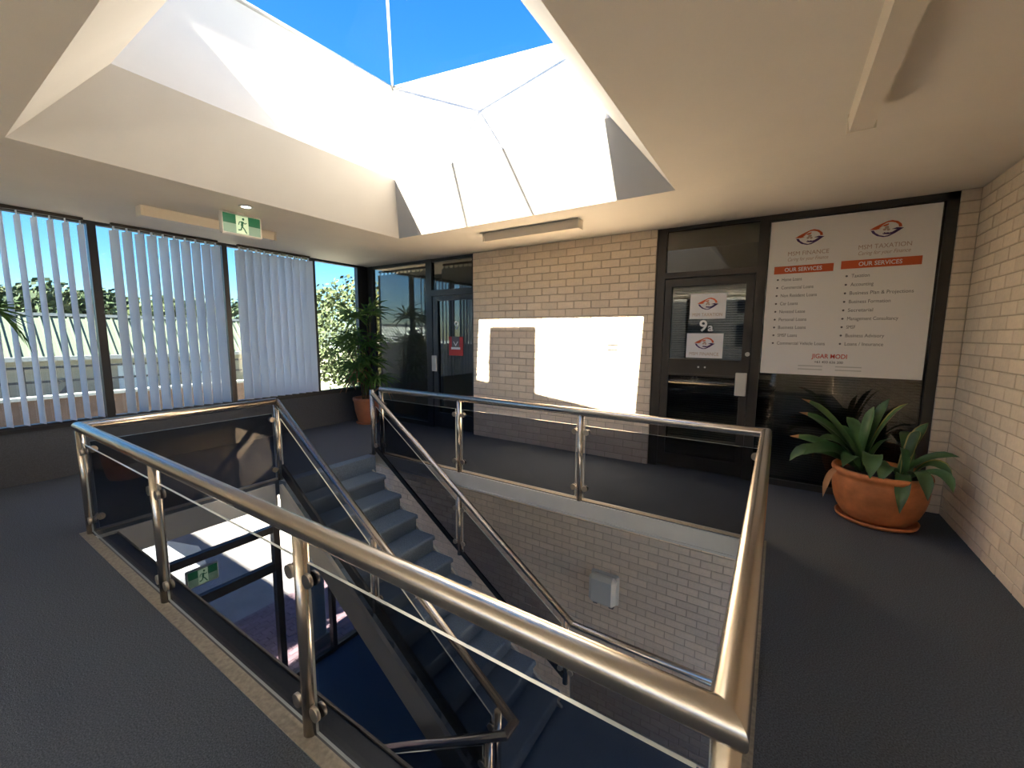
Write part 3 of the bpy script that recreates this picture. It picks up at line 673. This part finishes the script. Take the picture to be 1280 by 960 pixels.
b.poly([(-4.222, Yh, 1.395), (-4.205, Yh, 1.395), (-4.172, Yh, 1.345), (-4.172, Yh, 1.322)]); b.poly([(-4.122, Yh, 1.395), (-4.139, Yh, 1.395), (-4.172, Yh, 1.345), (-4.172, Yh, 1.322)])
b.box(-4.262, -4.082, Yh - .001, Yh, 1.275, 1.308); b.build('emblem', M['paper'], t)
# little plate on the sunlit wall
t = thing('wall_plate', (-1.67, YB, 1.33), 'tiny thin metal plate holder on the sunlit brick wall', 'plate')
for z in (1.332, 1.392):
    b = MB(); b.box(-1.735, -1.605, YB - .010, YB + .006, z - .007, z + .007); b.build('holder_strip', M['steel_dk'], t)
# box on the lower wall
t = thing('wall_box', (-1.66, YB, -1.9), 'pale grey rounded plastic box mounted on the lower brick wall', 'box')
b = MB(); b.cbox(-1.845, -1.475, YB - .04, YB + .01, -1.90, -1.50, .02); b.build('backplate', M['lightgrey'], t)
b = MB(); b.cbox(-1.835, -1.485, YB - .165, YB - .03, -1.885, -1.505, .045); b.build('cover', mat('box_cover', (.66, .67, .64), .5), t)
for x in (-1.76, -1.55):
    b = MB(); b.cbox(x - .03, x + .03, YB - .09, YB - .02, -1.925, -1.885, .006); b.build('outlet', M['ink'], t)

# ------------------------------------------------------------------ plants
def strap(base, tip, lift, w, tipfrac=.85, edge=False, brown=False):
    b = MB(); B0, B2 = Vector(base), Vector(tip); C = B0.lerp(B2, .80 if B2.z < .45 else .45) + Vector((0, 0, lift)); N = 9; roll = -.75 * (B2 - B0).normalized().x
    side = (B2 - B0).cross(Vector((0, 0, 1)));
    if side.length < 1e-3: side = Vector((1, 0, 0))
    side.normalize()
    for i in range(N + 1):
        t_ = i / N; p = B0 * (1 - t_) ** 2 + C * 2 * t_ * (1 - t_) + B2 * t_ * t_; d = ((C - B0) * (1 - t_) + (B2 - C) * t_).normalized(); s0 = d.cross(Vector((0, 0, 1))); s0 = s0.normalized() if s0.length > .05 else side; n0 = s0.cross(d)
        sd = s0 * math.cos(roll) + n0 * math.sin(roll); nrm = sd.cross(d)
        ww = w * (.45 + .55 * math.sin(min(1, t_ * 1.7) * math.pi / 2)) * (1 if t_ < .7 else max(.03, math.cos((t_ - .7) / .3 * math.pi / 2)))
        b.v += [tuple(p - sd * ww / 2 + nrm * ww * .16), tuple(p - sd * ww * .4 + nrm * ww * .10), tuple(p), tuple(p + sd * ww * .4 + nrm * ww * .10), tuple(p + sd * ww / 2 + nrm * ww * .16)]
    for i in range(N):
        for k in range(4):
            o = i * 5 + k; mi = 0
            if brown or (i + .5) / N > tipfrac: mi = 2
            elif edge and k in (0, 3): mi = 1
            b.face((o, o + 1, o + 6, o + 5), mi, True)
    return b
PC = (.768, 4.37)
pl = thing('potted_plant', (PC[0], PC[1], 0), 'strap-leaved plant with browned tips in a wide terracotta bowl pot by the brick corner', 'plant')
b = MB(); b.lathe([(.001, 0), (.24, 0), (.262, .012), (.268, .034), (.255, .036), (.245, .020), (.001, .018)], (*PC, 0), 44); b.build('saucer', M['terracotta'], pl)
b = MB(); b.lathe([(.001, .020), (.205, .020), (.232, .05), (.262, .10), (.287, .17), (.301, .24), (.306, .31), (.300, .355), (.296, .375), (.310, .388), (.316, .41), (.310, .432), (.290, .434), (.284, .41), (.282, .37), (.001, .37)], (*PC, 0), 44); b.build('pot', M['terracotta'], pl)
b = MB(); b.lathe([(.283, .375), (.15, .392), (.001, .398)], (*PC, 0), 24); b.build('soil', M['soil'], pl)
A, B_ = (.66, 4.38, .38), (.90, 4.30, .38)
leaves = [(A, (.20, 4.34, .965), .22, .075, .86), (A, (.19, 4.30, .85), .20, .075, .80), (A, (.27, 4.42, .80), .18, .07, .9), (A, (.14, 4.36, .62), .16, .065, .82), (A, (.15, 4.28, .415), .28, .075, .93), (A, (.24, 4.22, .50), .26, .085, .93), (A, (.33, 4.20, .66), .2, .075, .93),
    (A, (.70, 4.45, .93), .16, .08, .90), (A, (.885, 4.36, .985), .22, .075, .9), (A, (.80, 4.50, 1.0), .2, .07, .93), (A, (.66, 4.06, .42), .36, .10, .93), (A, (.50, 4.15, .46), .25, .08, .95), (A, (.55, 4.6, .80), .2, .08, .95), (A, (.78, 4.2, .72), .16, .07, .95), (A, (.46, 4.5, .72), .22, .075, .95),
    (B_, (.97, 4.38, .77), .20, .065, .97), (B_, (1.02, 4.40, .84), .14, .075, .98), (B_, (1.17, 4.24, .63), .16, .06, .92), (B_, (1.13, 4.18, .50), .22, .07, .97), (B_, (1.12, 4.08, .40), .24, .06, .97), (B_, (.84, 4.02, .20), .36, .075, .90), (B_, (.98, 4.02, .33), .30, .07, .95), (B_, (.72, 4.06, .40), .26, .075, .95), (B_, (.90, 4.5, .74), .2, .07, .95), (B_, (.84, 4.18, .66), .16, .05, .97)]
for k, (bs, tp, lf, w, tf) in enumerate(leaves):
    off = Vector((random.uniform(-.04, .04), random.uniform(-.04, .04), 0))
    strap(Vector(bs) + off, tp, lf, w * (1.28 if k < 7 else 1.22), min(.97, tf + .05), edge=k in (8, 15, 16, 18), brown=False).build('leaf', [M['leaf'], M['leaf_edge'], M['leaf_brown']], pl)
o = strap((.52, 4.30, .40), (.40, 4.22, .16), .24, .05, brown=True).build('leaf', [M['leaf'], M['leaf_edge'], M['leaf_brown']], pl); o['label'] = 'dead brown leaf hanging over the rim'

def fan_mesh(seed, n, L, pet, m):
    rnd = random.Random(seed); b = MB(); b.sweep([(0, 0, 0), (pet * .5, 0, pet * .1), (pet, 0, pet * .05)], .004, 5); o0 = Vector((pet, 0, pet * .05))
    for k in range(n):
        a = math.radians(-105 + 210 * k / (n - 1)) + rnd.uniform(-.08, .08); l = L * (1 - .25 * abs(k - (n - 1) / 2) / n * 2) * rnd.uniform(.9, 1.08); w = .030 * rnd.uniform(.8, 1.15)
        d = Vector((math.cos(a), math.sin(a), 0)); s_ = Vector((-d.y, d.x, 0)); o = len(b.v)
        for t_, wf in ((0, .25), (.3, 1), (.65, .95), (1, .12)):
            p = o0 + d * l * t_ + Vector((0, 0, .05 * t_ - .16 * t_ * t_)) * (l / .22); b.v += [tuple(p - s_ * w * wf / 2 + Vector((0, 0, .006))), tuple(p), tuple(p + s_ * w * wf / 2 + Vector((0, 0, .006)))]
        for i in range(3):
            for q in range(2): v = o + i * 3 + q; b.face((v, v + 1, v + 4, v + 3))
    return b.mesh('leaf', [m])
FM = [fan_mesh(3 + i, 7 + i % 3, .29 + .03 * (i % 3), .20 + .05 * (i % 2), M['fan']) for i in range(5)]; FD = fan_mesh(20, 6, .26, .2, M['fan_dry'])
LC = (-5.80, 4.46)
lp = thing('potted_plant', (LC[0], LC[1], 0), 'tall fan-leaved palm plant in a plain terracotta pot in the window corner', 'plant')
b = MB(); b.lathe([(.001, 0), (.17, 0), (.185, .02), (.185, .03), (.15, .022), (.001, .02)], (*LC, 0), 32); b.build('saucer', M['terracotta2'], lp)
b = MB(); b.lathe([(.001, .022), (.135, .022), (.155, .06), (.195, .22), (.212, .38), (.225, .40), (.225, .44), (.205, .44), (.198, .40), (.001, .39)], (*LC, 0), 32); b.build('pot', M['terracotta2'], lp)
rnd = random.Random(11); canes = []
for k in range(10):
    a = rnd.uniform(0, 6.28); r = rnd.uniform(.03, .12); h = rnd.uniform(.75, 1.70)
    p0 = (LC[0] + math.cos(a) * r, LC[1] + math.sin(a) * r * .9, .39); tx = min(max(p0[0] + rnd.uniform(-.16, .20), -6.05), -5.45); ty = p0[1] + rnd.uniform(-.34, .02)
    p1 = (p0[0] * .6 + tx * .4, p0[1] * .6 + ty * .4, .39 + (h - .39) * .5); p2 = (tx, ty, h)
    b = MB(); b.sweep([p0, p1, p2], .010, 7); b.build('cane', M['cane'], lp); canes.append((p0, p1, p2))
cnt = 0; done = 0
while done < 62 and cnt < 2000:
    p0, p1, p2 = canes[cnt % 10]; t_ = 1 if cnt % 3 == 0 else rnd.uniform(.3, 1); cnt += 1
    q = Vector(p1).lerp(Vector(p2), (t_ - .5) * 2) if t_ > .5 else Vector(p0).lerp(Vector(p1), t_ * 2)
    yaw = rnd.uniform(math.radians(190), math.radians(370)) if rnd.random() < .8 else rnd.uniform(0, 6.28)
    pit = rnd.uniform(.35, 1.25) if t_ == 1 else rnd.uniform(-.15, .7)
    reach = .46; ex = q + Vector((math.cos(yaw), math.sin(yaw), 0)) * reach * math.cos(pit)
    if ex.x < XW + .04 or ex.y > YG - .08: continue
    dry = done in (7, 19, 33, 52); done += 1
    place('leaf', FD if dry else FM[done % 5], lp, q, (rnd.uniform(-.5, .5), -pit if not dry else .35, yaw))
# palm standing by the near window, only one frond reaches into view
KC = (-5.66, .18)
kp = thing('potted_palm', (KC[0], KC[1], 0), 'feathery palm by the near window bay with one drooping frond tip', 'plant')
b = MB(); b.lathe([(.001, 0), (.15, 0), (.17, .05), (.21, .36), (.225, .38), (.205, .40), (.001, .36)], (*KC, 0), 32); b.build('pot', M['terracotta2'], kp)
b = MB(); b.sweep([(*KC, .36), (KC[0], KC[1], 1.0)], .03, 10, r1=.02); b.build('trunk', M['cane'], kp)
for k, (tip, lift) in enumerate((((-5.52, .74, 1.42), 1.0), ((-5.60, .56, 2.30), .2), ((-5.2, -.35, 1.5), .9), ((-5.95, -.30, 1.4), .9), ((-5.1, .30, 1.9), .5))):
    b = MB(); B0 = Vector((KC[0], KC[1], 1.0)); B2 = Vector(tip); C = (B0 + B2) / 2 + Vector((0, 0, lift)); pr = None
    for i in range(23):
        t_ = i / 22; p = B0 * (1 - t_) ** 2 + C * 2 * t_ * (1 - t_) + B2 * t_ * t_; d = ((C - B0) * (1 - t_) + (B2 - C) * t_).normalized()
        if pr is not None: b.sweep([pr, p], .006, 5)
        pr = p; sd = d.cross(Vector((0, 0, 1))).normalized(); l = .32 * math.sin(math.pi * (.12 + .8 * t_)) + .05
        if i > 4:
            for s_ in (-1, 1):
                e = (d * .75 + sd * s_ * .6 + Vector((0, 0, -.35))).normalized(); q = p + e * l; n2 = d * .016
                b.poly([p - n2, p + n2, p + e * l * .6 + n2, q, p + e * l * .6 - n2])
    b.build('frond', M['fan'], kp)

# ------------------------------------------------------------------ outside
b = MB(); b.poly([(-90, -60, ZL - .06), (60, -60, ZL - .06), (60, 90, ZL - .06), (-90, 90, ZL - .06)]); ground = struct('ground', b, M['ground'])
b = MB(); r_ = 0
x = XW - .1
while x > -8.4:
    y = .2 + (.115 if r_ % 2 else 0)
    while y < 5.4: b.box(x - .106, x, y, y + .222, ZL - .07, ZL - .045 + random.uniform(0, .004)); y += .23
    x -= .115; r_ += 1
stuff(b.build('paver', M['paver'], ground))
pr_ = thing('pier', (-6.62, 3.83, ZL), 'pale blue-grey square pier outside the lower glazing', 'pier')
b = MB(); b.cbox(-6.78, -6.5, 3.68, 3.96, ZL - .05, -.2, .01); b.build('shaft', M['pier'], pr_); b = MB(); b.cbox(-6.82, -6.46, 3.64, 4.0, ZL - .05, ZL + .15, .01); b.build('base', M['cap_out'], pr_)
def umbrella(label, c, zt, zr_, r, rot):
    t = thing('market_umbrella', (c[0], c[1], ZL - .05), label, 'umbrella', None)
    b = MB(); b.sweep([(c[0], c[1], ZL - .05), (c[0], c[1], zt + .05)], .025, 10); b.build('pole', M['alu'], t)
    b = MB(); b.lathe([(.001, 0), (.26, 0), (.26, .06), (.05, .09)], (c[0], c[1], ZL - .05), 20); b.build('base', M['lightgrey'], t)
    n = 4; P_ = [Vector((c[0] + r * math.cos(rot + k * 2 * math.pi / n), c[1] + r * math.sin(rot + k * 2 * math.pi / n), zr_)) for k in range(n)]
    b = MB()
    for k in range(n):
        p, q = P_[k], P_[(k + 1) % n]; m_ = (p + q) / 2 + Vector((0, 0, .05)); a = Vector((c[0], c[1], zt))
        b.poly([a, p, m_]); b.poly([a, m_, q]); b.poly([p, p - Vector((0, 0, .14)), m_ - Vector((0, 0, .14)), m_]); b.poly([m_, m_ - Vector((0, 0, .14)), q - Vector((0, 0, .14)), q])
    b.build('canopy', M['canvas'], t)
umbrella('white market umbrella on the plaza seen through the lower glazing', (-7.45, 2.0), -1.5, -2.0, .72, .55)
# unit building across the way: ribbed roof, rendered wall, numbers
bd = thing('unit_building', (-18.5, 2, ZL), 'low cream unit building with a pale green ribbed metal roof beyond the blinds', 'building')
b = MB(); b.box(-24.5, -18.2, -9, 9.2, ZL - .06, .78); b.build('wall', M['render'], bd)
b = MB(); b.prism([(-17.8, .78), (-18.9, 2.02), (-24.6, 2.02), (-24.6, .78)], 'y', -10, 9.3); b.build('roof', M['roof_metal'], bd)
b = MB(); y = -10.0
while y < 9.25: b.prism([(-17.79, .775), (-18.89, 2.025), (-18.875, 2.04), (-17.77, .788)], 'y', y, y + .035); y += .2
stuff(b.build('roof_rib', M['roof_metal'], bd))
b = MB(); b.box(-19.05, -18.82, -10, 9.3, 2.0, 2.09); b.build('ridge_cap', M['cap_out'], bd)
b = MB(); b.box(-17.80, -17.66, -10, 9.3, .68, .80); b.build('gutter', M['cap_out'], bd)
for y in (-1.4, 4.3, 6.4):
    b = MB(); b.box(-18.21, -18.17, y, y + .9, -1.2, .45); b.build('window', M['pier'], bd)
text('1', 1.92, -.42, .42, -18.16, M['ink'], bd, align='CENTER', bold=.03, name='number', face='+x')
text('2', 3.08, -.32, .42, -18.16, M['ink'], bd, align='CENTER', bold=.03, name='number', face='+x')
pw = thing('parapet', (-16.1, 2, ZL), 'red-brown brick parapet with a white capping outside the blinds', 'wall')
b = MB(); b.box(-16.2, -16.0, -4, 9.2, ZL - .06, -.24); b.build('brickwork', M['parapet'], pw)
b = MB(); b.box(-16.28, -15.94, -4, 9.2, -.24, -.16); b.build('capping', M['cap_out'], pw)
rg = thing('outdoor_railing', (-16.6, 2, 0), 'dark two-bar railing above the white-capped parapet outside', 'railing')
for z in (.555, .17):
    b = MB(); b.box(-16.63, -16.57, -4, 9.2, z - .03, z + .03); b.build('bar', M['frame'], rg)
for y in (-2.8, -.4, 2.04, 4.5, 7.0):
    b = MB(); b.box(-16.63, -16.57, y, y + .06, -.7, .58); b.build('post', M['frame'], rg)
b = MB(); b.box(-17.0, -16.2, -4, 9.2, -.8, -.7); tag(b.build('walkway', M['cap_out']), kind='structure')
def tree(label, c, h, r, m, seed, n=3000, group=None, leafs=.085):
    rn = random.Random(seed); t = thing('tree', (c[0], c[1], ZL - .06), label, 'tree', group)
    b = MB(); b.sweep([(c[0], c[1], ZL - .06), (c[0] + .2, c[1], ZL + h * .6)], .22, 8, r1=.1); b.build('trunk', M['bark'], t)
    b = MB(); cc = Vector((c[0], c[1], ZL + h - r))
    for k in range(n):
        d = Vector((rn.gauss(0, 1), rn.gauss(0, 1), rn.gauss(0, 1))).normalized(); p = cc + Vector((d.x * r * 1.15, d.y * r * 1.15, d.z * r)) * rn.uniform(.62, 1.0) * (1 + .15 * math.sin(d.x * 5 + seed) * math.cos(d.z * 6))
        s_ = r * leafs * rn.uniform(.6, 1.3); a = Vector((rn.gauss(0, 1), rn.gauss(0, 1), rn.gauss(0, 1))).normalized(); u = a.orthogonal().normalized(); v = a.cross(u)
        b.poly([p + u * s_, p + v * s_ * .7, p - u * s_, p - v * s_ * .7])
    stuff(b.build('crown', m, t))
tl = [(-31, .4, 7.7, 1.7, 'tree', 'leftmost dark tree in the front row beyond the ribbed roof'), (-31, 5.0, 7.9, 1.7, 'tree', 'second dark tree from the left in the front row beyond the ribbed roof'),
    (-31, 9.6, 7.6, 1.7, 'tree2', 'paler yellow-green tree in the front row beyond the ribbed roof'), (-31, 14.2, 7.8, 1.7, 'tree', 'rightmost dark tree in the front row beyond the ribbed roof'),
    (-37, 2.8, 8.6, 2.2, 'tree2', 'leftmost pale tree of the back row beyond the ribbed roof'), (-37, 8.2, 8.4, 2.2, 'tree', 'dark tree in the middle of the back row beyond the ribbed roof'), (-37, 13.6, 8.2, 2.2, 'tree2', 'rightmost pale tree of the back row beyond the ribbed roof')]
for k, (x, y, h, r, m_, lab) in enumerate(tl): tree(lab, (x, y), h, r, M[m_], k, group='trees beyond the ribbed roof')
tree('pale yellow-green tree seen through the clear pane behind the tall plant', (-11.6, 8.3), 7.2, 1.75, M['tree2'], 31, 7000, leafs=.04)
nb = thing('annex', (-15.5, 14, ZL), 'pale yellow annex wall seen through the clear corner pane', 'building')
b = MB(); b.box(-20, -14.2, 10.3, 16, ZL - .06, .9); b.build('wall', mat('annex_yellow', (.26, .24, .15), .85), nb); b = MB(); b.box(-20.2, -14.0, 10.2, 16.2, .9, 1.05); b.build('parapet_cap', M['cap_out'], nb)

# wing of the same building on the sunny side: its shade falls over the near plaza
wg = thing('side_wing', (-9.2, -5.5, ZL), 'rendered two storey wing beside the plaza', 'building')
b = MB(); b.box(-15.2, -6.7, -9, -2.2, ZL - .06, 1.05); b.build('wall', M['render'], wg); b = MB(); b.box(-15.3, -6.6, -9.1, -2.1, 1.05, 1.17); b.build('parapet_cap', M['cap_out'], wg)

ob = thing('opposite_building', (-2, -24, ZL), 'plain rendered three storey building across the street from the front window', 'building')
b = MB(); b.box(-22, 16, -30, -22, ZL - .06, 5.0); b.build('wall', M['render'], ob)
b = MB()
for k in range(12):
    for z in (-2.2, .8, 3.0): b.box(-20.5 + k * 3, -18.9 + k * 3, -22.03, -21.98, z, z + 1.5)
stuff(b.build('window', M['office'], ob))
